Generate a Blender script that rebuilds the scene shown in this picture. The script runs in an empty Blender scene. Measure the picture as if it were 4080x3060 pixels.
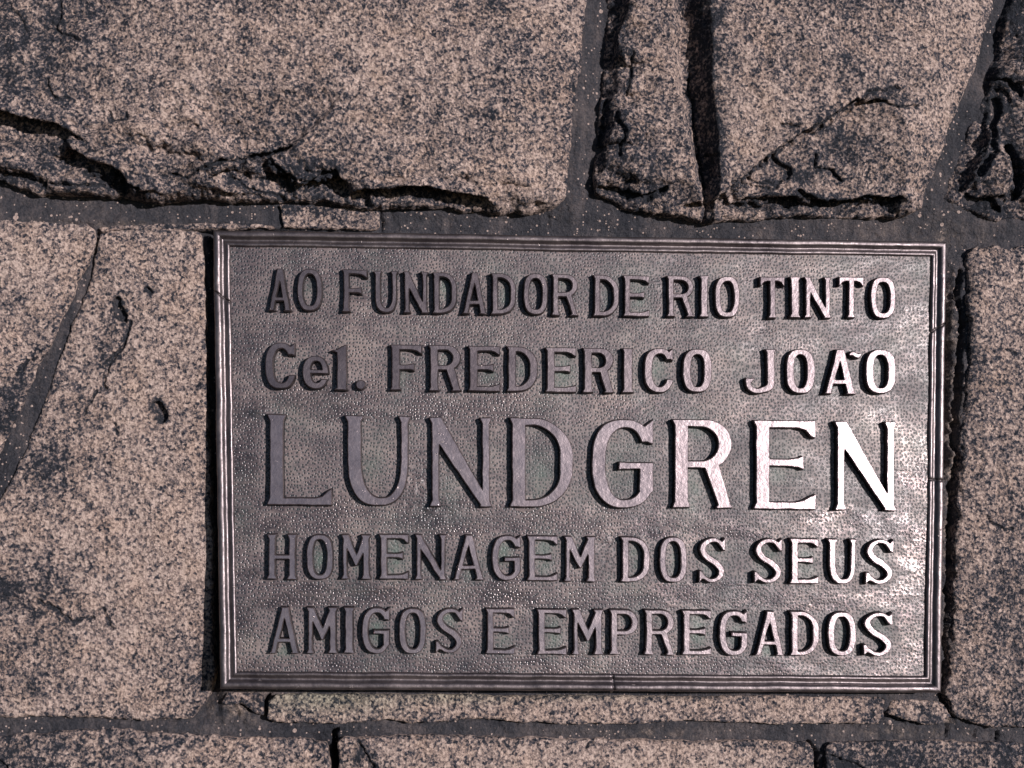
import bpy, math, random
import numpy as np
from mathutils import Matrix, Vector
from mathutils.geometry import delaunay_2d_cdt, tessellate_polygon

# ------------------------------------------------------------------ camera, sky, sun
sc = bpy.context.scene
S = 0.0002                       # metres per unit of the working frame (one unit is about one photo pixel on the wall)
F = 4800.0
CAM = np.array([-500.0, -4800.0, -450.0])
A, B, Cc = math.atan(468/4800), -0.0126, -math.atan(460/4800)
LEAN = Matrix.Rotation(math.radians(-14), 4, 'X')    # the wall leans back; everything is worked out upright and turned at the end
def rot(a, b, c):
    ca, sa, cb, sb, cc, s_ = np.cos(a), np.sin(a), np.cos(b), np.sin(b), np.cos(c), np.sin(c)
    Rx = np.array([[1,0,0],[0,ca,-sa],[0,sa,ca]]); Ry = np.array([[cb,0,sb],[0,1,0],[-sb,0,cb]]); Rz = np.array([[cc,-s_,0],[s_,cc,0],[0,0,1]])
    return Rz @ Ry @ Rx
CM = rot(A, B, Cc)
cam_d = bpy.data.cameras.new('camera'); cam = bpy.data.objects.new('camera', cam_d)
sc.collection.objects.link(cam); sc.camera = cam
cam_d.sensor_width = 36.0; cam_d.lens = F / 4080 * 36.0
cam_d.clip_start = 0.01; cam_d.clip_end = 100
m = Matrix.Identity(4)
for i in range(3):
    m[i][0], m[i][1], m[i][2], m[i][3] = CM[i,0], CM[i,2], -CM[i,1], CAM[i] * S
cam.matrix_world = LEAN @ m

SUN = (LEAN.to_3x3() @ Vector((0.74, -1.0, 0.21))).normalized()      # towards the sun: far right, a little above
elev = math.asin(SUN.z); azim = math.atan2(SUN.x, SUN.y)
w = bpy.data.worlds.new('World'); sc.world = w; w.use_nodes = True
nt = w.node_tree; bg = nt.nodes['Background']
sky = nt.nodes.new('ShaderNodeTexSky'); sky.sky_type = 'NISHITA'; sky.sun_disc = False
sky.sun_elevation = elev; sky.sun_rotation = azim; sky.air_density = 1.0; sky.dust_density = 0.3; sky.ozone_density = 3.5
nt.links.new(sky.outputs[0], bg.inputs[0]); bg.inputs[1].default_value = 0.05
ld = bpy.data.lights.new('sun', 'SUN'); ld.energy = 5.0; ld.angle = math.radians(0.6); ld.color = (1.0, 0.92, 0.90)
lo = bpy.data.objects.new('sun', ld); sc.collection.objects.link(lo)
lo.rotation_euler = SUN.to_track_quat('Z', 'Y').to_euler(); lo.location = SUN * 3
vs = sc.view_settings; vs.view_transform = 'Standard'; vs.look = 'None'; vs.exposure = 0.0; vs.gamma = 1.0

# ------------------------------------------------------------------ mapping and noise
def W(px, py, d=0.0):
    """photo position -> (u right, v down) on the plane d units in front of the wall"""
    px = np.asarray(px, float); py = np.asarray(py, float)
    a = (px - 2040) / F; b = -(py - 1530) / F
    D = a[..., None] * CM[:,0] + CM[:,1] + b[..., None] * CM[:,2]
    t = (-np.asarray(d, float) - CAM[1]) / D[..., 1]
    return CAM[0] + t * D[..., 0] + 2040, 1530 - (CAM[2] + t * D[..., 2])

def hsh(ix, iy, seed):
    h = (ix.astype(np.int64) * 374761393 + iy.astype(np.int64) * 668265263 + seed * 1442695041) & 0xffffffff
    h = ((h ^ (h >> 13)) * 1274126177) & 0xffffffff
    return ((h ^ (h >> 16)) & 0xffff) / 65535.0
def perlin(x, y, seed):
    ix = np.floor(x); iy = np.floor(y); fx = x - ix; fy = y - iy
    ux = fx*fx*fx*(fx*(fx*6-15)+10); uy = fy*fy*fy*(fy*(fy*6-15)+10)
    def g(dx, dy):
        a = hsh(ix+dx, iy+dy, seed) * 6.2831853
        return np.cos(a)*(fx-dx) + np.sin(a)*(fy-dy)
    a = g(0,0); b = g(1,0); c = g(0,1); d = g(1,1)
    return ((a + (b-a)*ux) + ((c + (d-c)*ux) - (a + (b-a)*ux)) * uy) * 1.5
def fbm(x, y, lam, octs=3, seed=0, gain=0.5, sx=1.0):
    r = 0.0; amp = 1.0
    for o in range(octs):
        r = r + amp * perlin(x / (lam*sx), y / lam, seed + o*17); lam = lam / 2.03; amp *= gain
    return r
def facets(x, y, cell, seed, sx=1.0, k=1.1, tilt=0.35):
    '''chipped surface: the upper envelope of many small tilted domes, with sharp creases between them'''
    x = x/(cell*sx); y = y/cell; ix = np.floor(x); iy = np.floor(y); best = np.full(x.shape, -9.0)
    for dy in (-1, 0, 1):
        for dx in (-1, 0, 1):
            a, b = ix+dx, iy+dy
            px = x - a - hsh(a, b, seed); py = y - b - hsh(a, b, seed+1)
            h = hsh(a, b, seed+2)*0.55 + tilt*((hsh(a, b, seed+3)-.5)*px*2 + (hsh(a, b, seed+4)-.5)*py*2) - k*(px*px+py*py)*0.5
            best = np.maximum(best, h)
    return best
def smooth(a, b, x):
    t = np.clip((x-a)/(b-a), 0, 1); return t*t*(3-2*t)

def sd_poly(x, y, pts):
    """signed distance, positive inside"""
    d = np.full(x.shape, 1e12); ins = np.zeros(x.shape, bool); n = len(pts)
    for i in range(n):
        ax, ay = pts[i]; bx, by = pts[(i+1) % n]
        ex, ey = bx-ax, by-ay; wx, wy = x-ax, y-ay
        t = np.clip((wx*ex + wy*ey) / (ex*ex + ey*ey + 1e-9), 0, 1)
        d = np.minimum(d, (wx-ex*t)**2 + (wy-ey*t)**2)
        if by != ay:
            ins ^= ((ay > y) != (by > y)) & (x < (bx-ax)*(y-ay)/(by-ay) + ax)
    d = np.sqrt(d); return np.where(ins, d, -d)
def dist_line(x, y, pts):
    d = np.full(x.shape, 1e12)
    for (ax, ay), (bx, by) in zip(pts[:-1], pts[1:]):
        ex, ey = bx-ax, by-ay; wx, wy = x-ax, y-ay
        t = np.clip((wx*ex + wy*ey) / (ex*ex + ey*ey + 1e-9), 0, 1)
        d = np.minimum(d, (wx-ex*t)**2 + (wy-ey*t)**2)
    return np.sqrt(d)

class Relief:
    """a crooked surface through hand-placed lines of points (photo x, y, height)"""
    def __init__(s, lines, step=7.0):
        P = []; H = []; E = []
        for ln in lines:
            k0 = len(P)
            for (px, py, h) in ln:
                u, v = W(px, py, h); P.append(Vector((float(u), float(v)))); H.append(h)
            E += [(k, k+1) for k in range(k0, len(P)-1)]
        vv, ee, ff, ov, oe, of = delaunay_2d_cdt(P, E, [], 0, 0.01)
        hh = []
        for k, v in enumerate(vv):
            if ov[k]: hh.append(H[ov[k][0]])
            else:
                dd = [((v-p).length + 1e-3, H[i]) for i, p in enumerate(P)]; dd.sort()
                hh.append((dd[0][1]/dd[0][0] + dd[1][1]/dd[1][0]) / (1/dd[0][0] + 1/dd[1][0]))
        V = np.array([[v.x, v.y] for v in vv]); hh = np.array(hh)
        s.x0, s.y0 = V.min(0); s.st = step
        nx, ny = (np.ceil((V.max(0) - V.min(0)) / step).astype(int) + 2)
        s.g = np.full((ny, nx), np.nan)
        for f in ff:
            a, b, c = V[f[0]], V[f[1]], V[f[2]]
            den = (b[1]-c[1])*(a[0]-c[0]) + (c[0]-b[0])*(a[1]-c[1])
            if abs(den) < 1e-6: continue
            lo_ = np.minimum(np.minimum(a, b), c); hi_ = np.maximum(np.maximum(a, b), c)
            i0, j0 = np.floor((lo_ - (s.x0, s.y0)) / step).astype(int); i1, j1 = np.ceil((hi_ - (s.x0, s.y0)) / step).astype(int)
            X, Y = np.meshgrid(s.x0 + np.arange(i0, i1+1)*step, s.y0 + np.arange(j0, j1+1)*step)
            l1 = ((b[1]-c[1])*(X-c[0]) + (c[0]-b[0])*(Y-c[1])) / den
            l2 = ((c[1]-a[1])*(X-c[0]) + (a[0]-c[0])*(Y-c[1])) / den
            l3 = 1-l1-l2; e = -1e-3; mk = (l1 >= e) & (l2 >= e) & (l3 >= e)
            sub = s.g[j0:j1+1, i0:i1+1]; mk = mk[:sub.shape[0], :sub.shape[1]]
            val = (l1*hh[f[0]] + l2*hh[f[1]] + l3*hh[f[2]])[:sub.shape[0], :sub.shape[1]]
            sub[mk] = val[mk]
        for _ in range(60):                       # fill what lies outside the hull from its neighbours
            nan = np.isnan(s.g)
            if not nan.any(): break
            p = np.pad(s.g, 1, constant_values=np.nan)
            st = np.stack([p[:-2,1:-1], p[2:,1:-1], p[1:-1,:-2], p[1:-1,2:]])
            cnt = (~np.isnan(st)).sum(0); sm = np.nansum(st, 0)
            fill = nan & (cnt > 0); s.g[fill] = sm[fill] / cnt[fill]
        s.g = np.nan_to_num(s.g, nan=float(np.nanmean(s.g)))
    def __call__(s, x, y):
        fx = np.clip((x - s.x0) / s.st, 0, s.g.shape[1]-1.001); fy = np.clip((y - s.y0) / s.st, 0, s.g.shape[0]-1.001)
        i = fx.astype(int); j = fy.astype(int); fx -= i; fy -= j; g = s.g
        return (g[j,i]*(1-fx) + g[j,i+1]*fx)*(1-fy) + (g[j+1,i]*(1-fx) + g[j+1,i+1]*fx)*fy

# ------------------------------------------------------------------ materials
def new_mat(name):
    m = bpy.data.materials.new(name); m.use_nodes = True; nt = m.node_tree
    return m, nt, nt.nodes['Principled BSDF']
class NB:
    def __init__(s, nt): s.nt = nt; s.pos = nt.nodes.new('ShaderNodeNewGeometry').outputs['Position']
    def n(s, t, **kw):
        nd = s.nt.nodes.new(t)
        for k, v in kw.items(): setattr(nd, k, v)
        return nd
    def link(s, a, b): s.nt.links.new(a, b)
    def setin(s, sock, v):
        if hasattr(v, 'is_linked') or isinstance(v, bpy.types.NodeSocket): s.link(v, sock)
        else: sock.default_value = v
    def scaled(s, sx, sy, sz, loc=(0,0,0)):
        mp = s.n('ShaderNodeMapping'); mp.inputs['Scale'].default_value = (sx, sy, sz); mp.inputs['Location'].default_value = loc
        s.link(s.pos, mp.inputs['Vector']); return mp.outputs[0]
    def noise(s, scale, detail=2, rough=0.5, vec=None, dist=0.0):
        t = s.n('ShaderNodeTexNoise'); s.link(vec or s.pos, t.inputs['Vector'])
        t.inputs['Scale'].default_value = scale; t.inputs['Detail'].default_value = detail; t.inputs['Roughness'].default_value = rough
        t.inputs['Distortion'].default_value = dist; return t.outputs['Fac']
    def voro(s, scale, feature='F1', vec=None, rnd=1.0):
        t = s.n('ShaderNodeTexVoronoi', feature=feature); s.link(vec or s.pos, t.inputs['Vector'])
        t.inputs['Scale'].default_value = scale; t.inputs['Randomness'].default_value = rnd; return t
    def ramp(s, fac, stops, interp='LINEAR'):
        r = s.n('ShaderNodeValToRGB'); cr = r.color_ramp; cr.interpolation = interp
        while len(cr.elements) < len(stops): cr.elements.new(0.5)
        for e, (p, c) in zip(cr.elements, stops):
            e.position = p; e.color = (c[0], c[1], c[2], 1) if not isinstance(c, (int, float)) else (c, c, c, 1)
        s.link(fac, r.inputs[0]); return r.outputs[0]
    def mix(s, fac, a, b, mode='MIX'):
        mx = s.n('ShaderNodeMix', data_type='RGBA', blend_type=mode)
        s.setin(mx.inputs[0], fac)
        for sock, v in ((mx.inputs[6], a), (mx.inputs[7], b)):
            if isinstance(v, tuple): sock.default_value = (*v, 1)
            else: s.link(v, sock)
        return mx.outputs[2]
    def math(s, op, a, b=0.0, clamp=False):
        mt = s.n('ShaderNodeMath', operation=op); mt.use_clamp = clamp
        s.setin(mt.inputs[0], a); s.setin(mt.inputs[1], b); return mt.outputs[0]
    def attr(s, name):
        a = s.n('ShaderNodeAttribute'); a.attribute_name = name; return a.outputs['Fac']
    def bump(s, h, dist, strength=1.0, nrm=None):
        b = s.n('ShaderNodeBump'); b.inputs['Strength'].default_value = strength; b.inputs['Distance'].default_value = dist
        s.link(h, b.inputs['Height'])
        if nrm: s.link(nrm, b.inputs['Normal'])
        return b.outputs[0]

def granite():
    m, nt, p = new_mat('granite'); b = NB(nt)
    g1 = b.noise(400, 4, 0.66, dist=0.5); g2 = b.noise(120, 3, 0.6, b.scaled(1,1,1,(3,7,1)))
    cells = b.voro(520); cv = b.n('ShaderNodeSeparateColor'); b.link(cells.outputs['Color'], cv.inputs[0])
    mixv = b.math('ADD', b.math('MULTIPLY', g1, 0.74), b.math('MULTIPLY', cv.outputs[0], 0.20))
    mixv = b.math('ADD', mixv, b.math('MULTIPLY', b.math('SUBTRACT', g2, 0.20), 0.32))
    big = b.noise(9, 3, 0.6, b.scaled(1,1,1,(11,2,5)))
    mixv = b.math('ADD', mixv, b.math('MULTIPLY', b.math('SUBTRACT', big, 0.5), 0.24))
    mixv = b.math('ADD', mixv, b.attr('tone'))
    st = b.attr('stain_shade_dust')
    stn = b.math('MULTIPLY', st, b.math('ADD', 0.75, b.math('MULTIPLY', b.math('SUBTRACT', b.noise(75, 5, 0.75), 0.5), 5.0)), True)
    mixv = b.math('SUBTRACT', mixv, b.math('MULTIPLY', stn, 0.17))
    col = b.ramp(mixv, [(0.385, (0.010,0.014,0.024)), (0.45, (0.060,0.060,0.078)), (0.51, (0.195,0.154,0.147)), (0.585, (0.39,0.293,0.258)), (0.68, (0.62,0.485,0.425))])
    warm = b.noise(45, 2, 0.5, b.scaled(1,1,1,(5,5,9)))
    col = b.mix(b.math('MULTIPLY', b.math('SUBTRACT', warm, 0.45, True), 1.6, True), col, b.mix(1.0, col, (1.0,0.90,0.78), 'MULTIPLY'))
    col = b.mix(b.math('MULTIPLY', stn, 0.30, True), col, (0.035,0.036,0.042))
    gr = b.attr('green')
    col = b.mix(b.math('MULTIPLY', gr, 0.7, True), col, b.mix(1.0, col, (0.62,0.82,0.72), 'MULTIPLY'))
    b.link(col, p.inputs['Base Color'])
    spark = b.math('GREATER_THAN', cv.outputs[1], 0.992)
    b.link(b.math('SUBTRACT', 0.85, b.math('MULTIPLY', spark, 0.6)), p.inputs['Roughness'])
    p.inputs['Specular IOR Level'].default_value = 0.35
    n1 = b.bump(b.noise(330, 5, 0.70), 0.0042, 1.0)
    n2 = b.bump(cells.outputs['Distance'], 0.0010, 0.5, n1)
    b.link(n2, p.inputs['Normal']); return m

def mortar_mat():
    m, nt, p = new_mat('mortar'); b = NB(nt)
    n1 = b.noise(16, 7, 0.72); n2 = b.noise(500, 4, 0.7)
    tr = b.noise(1, 3, 0.6, b.scaled(150,40,18))
    v = b.math('ADD', b.math('MULTIPLY', n1, 0.5), b.math('MULTIPLY', n2, 0.32)); v = b.math('ADD', v, b.math('MULTIPLY', tr, 0.18))
    col = b.ramp(v, [(0.39, (0.010,0.012,0.019)), (0.49, (0.034,0.034,0.042)), (0.57, (0.080,0.069,0.073)), (0.66, (0.16,0.13,0.12))])
    clus = b.noise(14, 2, 0.5, b.scaled(1,1,1,(4,4,8)))
    # light sand grains of several sizes
    for sc_, th, cut in ((420, 0.34, 0.80), (260, 0.30, 0.84), (150, 0.26, 0.88), (80, 0.18, 0.90)):
        vo = b.voro(sc_); cs = b.n('ShaderNodeSeparateColor'); b.link(vo.outputs['Color'], cs.inputs[0])
        near = b.math('LESS_THAN', b.math('ADD', vo.outputs['Distance'], b.math('MULTIPLY', cs.outputs[1], 0.12)), th)
        pick = b.math('GREATER_THAN', b.math('ADD', cs.outputs[0], b.math('MULTIPLY', b.math('SUBTRACT', clus, 0.5), 0.5)), cut+0.09)
        col = b.mix(b.math('MULTIPLY', b.math('MULTIPLY', near, pick), 0.85), col, (0.46,0.35,0.31))
    # stone dust and rubbed granite where the joint is thin
    gr = b.attr('stain_shade_dust')
    gran = b.ramp(b.noise(430, 3, 0.65), [(0.36, (0.03,0.03,0.035)), (0.5, (0.16,0.125,0.11)), (0.64, (0.40,0.31,0.26))])
    col = b.mix(gr, col, gran)
    b.link(col, p.inputs['Base Color']); p.inputs['Roughness'].default_value = 0.8
    p.inputs['Specular IOR Level'].default_value = 0.35
    n = b.bump(b.noise(520, 4, 0.7), 0.0020, 0.9); n = b.bump(b.noise(100, 5, 0.7), 0.006, 0.6, n)
    b.link(n, p.inputs['Normal']); return m

def bronze_field():
    m, nt, p = new_mat('stippled_bronze'); b = NB(nt)
    jx = b.noise(60, 2)
    sp = b.n('ShaderNodeSeparateXYZ'); b.link(b.pos, sp.inputs[0]); cb = b.n('ShaderNodeCombineXYZ'); b.link(sp.outputs[0], cb.inputs[0]); b.link(sp.outputs[2], cb.inputs[1])
    vo = b.voro(385, vec=cb.outputs[0], rnd=0.75); vo.voronoi_dimensions = '2D'
    pit = b.ramp(b.math('ADD', vo.outputs['Distance'], b.math('MULTIPLY', b.math('SUBTRACT', b.noise(700, 2), 0.5), 0.22)), [(0.20, 0.0), (0.36, 1.0)])
    dull = b.attr('dull')
    tone = b.noise(20, 6, 0.72); fine = b.noise(500, 3, 0.65)
    v = b.math('ADD', b.math('MULTIPLY', tone, 0.55), b.math('MULTIPLY', fine, 0.45))
    col = b.ramp(v, [(0.36, (0.040,0.036,0.044)), (0.5, (0.118,0.093,0.097)), (0.62, (0.235,0.185,0.172))])
    streak = b.noise(1, 4, 0.7, b.scaled(30,30,90,(0,0,3)))
    col = b.mix(b.ramp(streak, [(0.5, 0.0), (0.72, 0.45)]), col, (0.30,0.25,0.235))
    pitc = b.mix(b.math('MULTIPLY', b.math('SUBTRACT', 1.0, pit), 0.92), col, (0.012,0.018,0.024))  # pit shading is put into the colour as near-black dots
    gr = b.attr('patina')
    grn = b.math('MULTIPLY', gr, b.ramp(b.noise(120, 4, 0.7), [(0.3, 0.15), (0.6, 1.0)]))
    pitc = b.mix(b.math('MULTIPLY', grn, 0.8, True), pitc, (0.085,0.125,0.105))
    dk = b.attr('dark'); pitc = b.mix(b.math('MULTIPLY', dk, 0.75, True), pitc, (0.03,0.033,0.04))
    b.link(pitc, p.inputs['Base Color'])
    pol = b.ramp(b.noise(1, 5, 0.72, b.scaled(26,26,60,(9,1,2))), [(0.44, 0.12), (0.60, 0.70)])
    pol = b.math('MULTIPLY', pol, b.math('SUBTRACT', 1.0, b.math('MULTIPLY', dull, 0.80)))
    b.link(b.math('SUBTRACT', b.math('MULTIPLY', pit, pol), b.math('MULTIPLY', grn, 0.45)), p.inputs['Metallic'])
    rg = b.ramp(b.noise(1, 4, 0.65, b.scaled(22,22,60,(5,1,2))), [(0.38, 0.42), (0.60, 0.25)])
    rg = b.math('ADD', rg, b.math('MULTIPLY', dull, 0.13))
    b.link(rg, p.inputs['Roughness'])
    n = b.bump(pit, 0.0004, 0.4)
    n = b.bump(b.noise(500, 3, 0.65), 0.0006, 0.20, n)
    n = b.bump(b.noise(1, 4, 0.65, b.scaled(45,45,95)), 0.003, 0.20, n)
    b.link(n, p.inputs['Normal']); return m

def bronze_smooth(name, c0, c1, r0, r1):
    m, nt, p = new_mat(name); b = NB(nt)
    tone = b.noise(30, 4, 0.6); spk = b.noise(420, 3, 0.65)
    v = b.math('ADD', b.math('MULTIPLY', tone, 0.7), b.math('MULTIPLY', spk, 0.3))
    col = b.ramp(v, [(0.36, c0), (0.62, c1)])
    nick = b.ramp(b.noise(230, 3, 0.6, b.scaled(1,1,1,(2,9,4))), [(0.70, 0.0), (0.75, 1.0)])
    col = b.mix(b.math('MULTIPLY', nick, 0.5), col, (0.5,0.43,0.40))
    b.link(col, p.inputs['Base Color']); p.inputs['Metallic'].default_value = 0.85
    b.link(b.ramp(b.noise(70, 4, 0.7), [(0.35, r1), (0.65, r0)]), p.inputs['Roughness'])
    n = b.bump(b.noise(380, 3, 0.6), 0.0007, 0.22); n = b.bump(nick, 0.0006, 0.5, n)
    n = b.bump(b.noise(60, 2, 0.5), 0.003, 0.10, n)
    b.link(n, p.inputs['Normal']); return m

M_STONE = granite(); M_MORTAR = mortar_mat(); M_FIELD = bronze_field()
M_LETTER = bronze_smooth('rubbed_bronze', (0.25,0.205,0.215), (0.37,0.31,0.32), 0.27, 0.33)
M_FRAME = bronze_smooth('frame_bronze', (0.09,0.077,0.084), (0.20,0.17,0.172), 0.33, 0.50)
M_LETTER2 = bronze_smooth('low_glare_bronze', (0.13,0.107,0.115), (0.21,0.176,0.184), 0.31, 0.38)  # darker, rougher copy for the top rows: weaker glare put into the colour
M_SIDE = bronze_smooth('shaded_side_bronze', (0.022,0.022,0.027), (0.060,0.052,0.056), 0.40, 0.55)  # near-black sides: the shade on letter flanks is put into the colour

# ------------------------------------------------------------------ objects
COL = sc.collection
def empty(name, loc, label, cat):
    o = bpy.data.objects.new(name, None); COL.objects.link(o); o.location = loc; o['label'] = label; o['category'] = cat
    o.empty_display_size = 0.02; return o
def add_obj(name, me, parent, mat):
    o = bpy.data.objects.new(name, me); COL.objects.link(o); o.parent = parent
    if parent: o.matrix_parent_inverse = Matrix.Translation(-Vector(parent.location))
    me.materials.append(mat); return o
def np_mesh(name, V, Fq, attrs=None, smooth_=True):
    me = bpy.data.meshes.new(name); me.vertices.add(len(V)); me.vertices.foreach_set('co', V.astype(np.float32).ravel())
    k = Fq.shape[1]; n = len(Fq); me.loops.add(n*k); me.loops.foreach_set('vertex_index', Fq.astype(np.int32).ravel())
    me.polygons.add(n); me.polygons.foreach_set('loop_start', np.arange(0, n*k, k, dtype=np.int32))
    me.polygons.foreach_set('use_smooth', np.full(n, smooth_)); 
    for an, av in (attrs or {}).items():
        at = me.attributes.new(an, 'FLOAT', 'POINT'); at.data.foreach_set('value', av.astype(np.float32).ravel())
    me.update(calc_edges=True); me.validate(); return me
def to_world(u, v, d):
    return np.stack([(u-2040)*S, -d*S, -(v-1530)*S], -1)

REST = {}
wall = empty('stone_wall', (0, 0.03, -(3400-1530)*S), 'rough granite block wall with dark mortar joints around the bronze plaque', 'wall')
plaque = empty('memorial_plaque', (0.05, 0, -(2760-1530)*S), 'framed cast bronze plaque with raised Portuguese lettering set in the granite wall', 'plaque')

# --- sampling grid: fine where the photograph looks, coarser beyond it
def axis(lo, hi, fine0, fine1, st):
    a = list(np.arange(fine0, fine1, st)); s = st; x = fine0
    left = []
    while x > lo: s = min(s*1.09, 26); x -= s; left.append(x)
    s = st; x = a[-1]; right = []
    while x < hi: s = min(s*1.09, 26); x += s; right.append(x)
    return np.array(left[::-1] + a + right)
def grid_mesh(name, poly, height, st=4.6, edge_r=26.0, back=-70.0, warp=7.0, seed=0, parent=None, mat=None, snap=True, attrf=None, over=True):
    P = [tuple(float(q) for q in W(x, y, 25 if snap else 0)) for x, y in poly]
    xs = [p[0] for p in P]; ys = [p[1] for p in P]
    X = axis(-1000, 5100, -150, 4230, st); Y = axis(-1000, 4060, -150, 3210, st)
    X = X[(X > min(xs)-25) & (X < max(xs)+25)]; Y = Y[(Y > min(ys)-25) & (Y < max(ys)+25)]
    U, V = np.meshgrid(X, Y)
    wu = fbm(U, V, 90, 3, 900+seed, 0.55)*warp; wv = fbm(U, V, 90, 3, 950+seed, 0.55)*warp
    sd = sd_poly(U+wu, V+wv, P)
    H = height(U, V, sd)
    if edge_r:
        t = np.clip(sd/edge_r, 0, 1); H = H - edge_r*0.8*(1-np.sqrt(np.clip(1-(1-t)**2, 0, 1)))
    gy, gx = np.gradient(sd, Y, X); gn = np.sqrt(gx*gx+gy*gy)+1e-6
    Yn = np.clip(Y-28, Y[0], Y[-1]); jj = np.clip(np.searchsorted(Y, Yn)-1, 0, len(Y)-2); ff = ((Yn-Y[jj])/(Y[jj+1]-Y[jj]))[:, None]
    Hup = H[jj]*(1-ff) + H[jj+1]*ff
    lap = 0.55*np.clip(Hup-H-9, 0, 90)*smooth(0, 14, sd) if (snap and over) else 0.0      # floors of ledges reach back under their lips
    rim = np.zeros(sd.shape, bool); o_ = sd <= 0
    rim[1:] |= o_[:-1]; rim[:-1] |= o_[1:]; rim[:, 1:] |= o_[:, :-1]; rim[:, :-1] |= o_[:, 1:]
    rim &= ~o_ & snap
    out = sd <= 0; near = out & (sd > -2*max(st, 6))
    mv = np.where(near, sd, np.where(rim, sd-1.2, 0.0)); U2 = U - gx/gn*mv; V2 = V - gy/gn*mv - np.where(near | rim, 0, lap)
    H2 = np.where(out, back, H)
    ny, nx = U.shape; idx = np.arange(ny*nx).reshape(ny, nx)
    q = np.stack([idx[1:, :-1], idx[1:, 1:], idx[:-1, 1:], idx[:-1, :-1]], -1)
    ins = ~out; keep = ins[1:, :-1] | ins[1:, 1:] | ins[:-1, 1:] | ins[:-1, :-1]
    q = q[keep]; used = np.unique(q); rm = np.full(ny*nx, -1); rm[used] = np.arange(len(used))
    co = to_world(U2, V2, H2).reshape(-1, 3)[used]
    at = attrf(U, V, sd, H) if attrf else {}
    at = {k: np.broadcast_to(a, U.shape).reshape(-1)[used] for k, a in at.items()}
    return add_obj(name, np_mesh(name, co, rm[q], at), parent, mat)

def rough(U, V, seed, amp=1.0, lay=0.0):
    wx = fbm(U, V, 50, 3, seed+201)*14; wy = fbm(U, V, 50, 3, seed+231)*14
    h = fbm(U, V, 190, 2, seed)*9 + facets(U+wx, V+wy, 115, seed+11)*17 + facets(U+wx*.6, V+wy*.6, 44, seed+71)*9.5 + facets(U, V, 19, seed+131)*4.5 + fbm(U, V, 13, 2, seed+57, 0.6)*2.0
    if lay is not None: h = h + lay * (facets(U+wx, V+wy, 46, seed+77, 2.6, 1.3, 0.9)*42 - 8)
    return h*amp
def blob(U, V, lst):
    s = 0.0
    for (px, py, rx, ry, a) in lst:
        u, v = W(px, py, 30); s = np.maximum(s, a*np.exp(-(((U-u)/rx)**2 + ((V-v)/ry)**2)))
    return s
def crack(U, V, lines, seed):
    c = 0.0
    wu = fbm(U, V, 60, 4, 333+seed, .6)*10; wv = fbm(U, V, 60, 4, 377+seed, .6)*10
    for pts, wd, dp in lines:
        P = [tuple(float(q) for q in W(x, y, 40)) for x, y in pts]
        d = dist_line(U+wu, V+wv, P); c = np.maximum(c, dp*(1-smooth(wd*0.35, wd, d)))
    return c

STONES = []
def stone(poly, lines, seed, amp=1.0, lay=0.0, layf=None, stains_shade=(), cracks_shade=(), label=None, edge_r=26, warp=7, green=None, stain_n=0.10, kwarp=9, tone=0.0):
    R = Relief(lines)
    def height(U, V, sd):
        wu = fbm(U, V, 110, 5, seed+400, 0.58)*kwarp; wv = fbm(U, V, 110, 5, seed+440, 0.58)*kwarp
        L = lay if layf is None else layf(U, V)
        return R(U+wu, V+wv) + rough(U, V, seed, amp, L) - crack(U, V, cracks_shade, seed)
    def attrf(U, V, sd, H):
        s = blob(U, V, stains_shade) if stains_shade else 0.0*U  # blobs mix dirt with shade put into the colour
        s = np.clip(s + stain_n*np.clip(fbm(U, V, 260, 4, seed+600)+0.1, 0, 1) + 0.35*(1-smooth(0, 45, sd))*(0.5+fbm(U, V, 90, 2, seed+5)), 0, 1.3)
        if cracks_shade: s = np.clip(s + 1.5*np.clip(crack(U, V, [(a, b*1.5, 1.0) for a, b, c in cracks_shade], seed), 0, 1), 0, 1.9)  # crack dirt, plus shade under ledge lips painted into the colour
        g = green(U, V) if green else 0.0*U
        return {'stain_shade_dust': s, 'green': g, 'tone': tone + 0*U}
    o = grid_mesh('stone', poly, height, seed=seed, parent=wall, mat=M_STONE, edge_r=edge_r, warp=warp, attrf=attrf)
    if label: o['label'] = label
    STONES.append(o); return o

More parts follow.
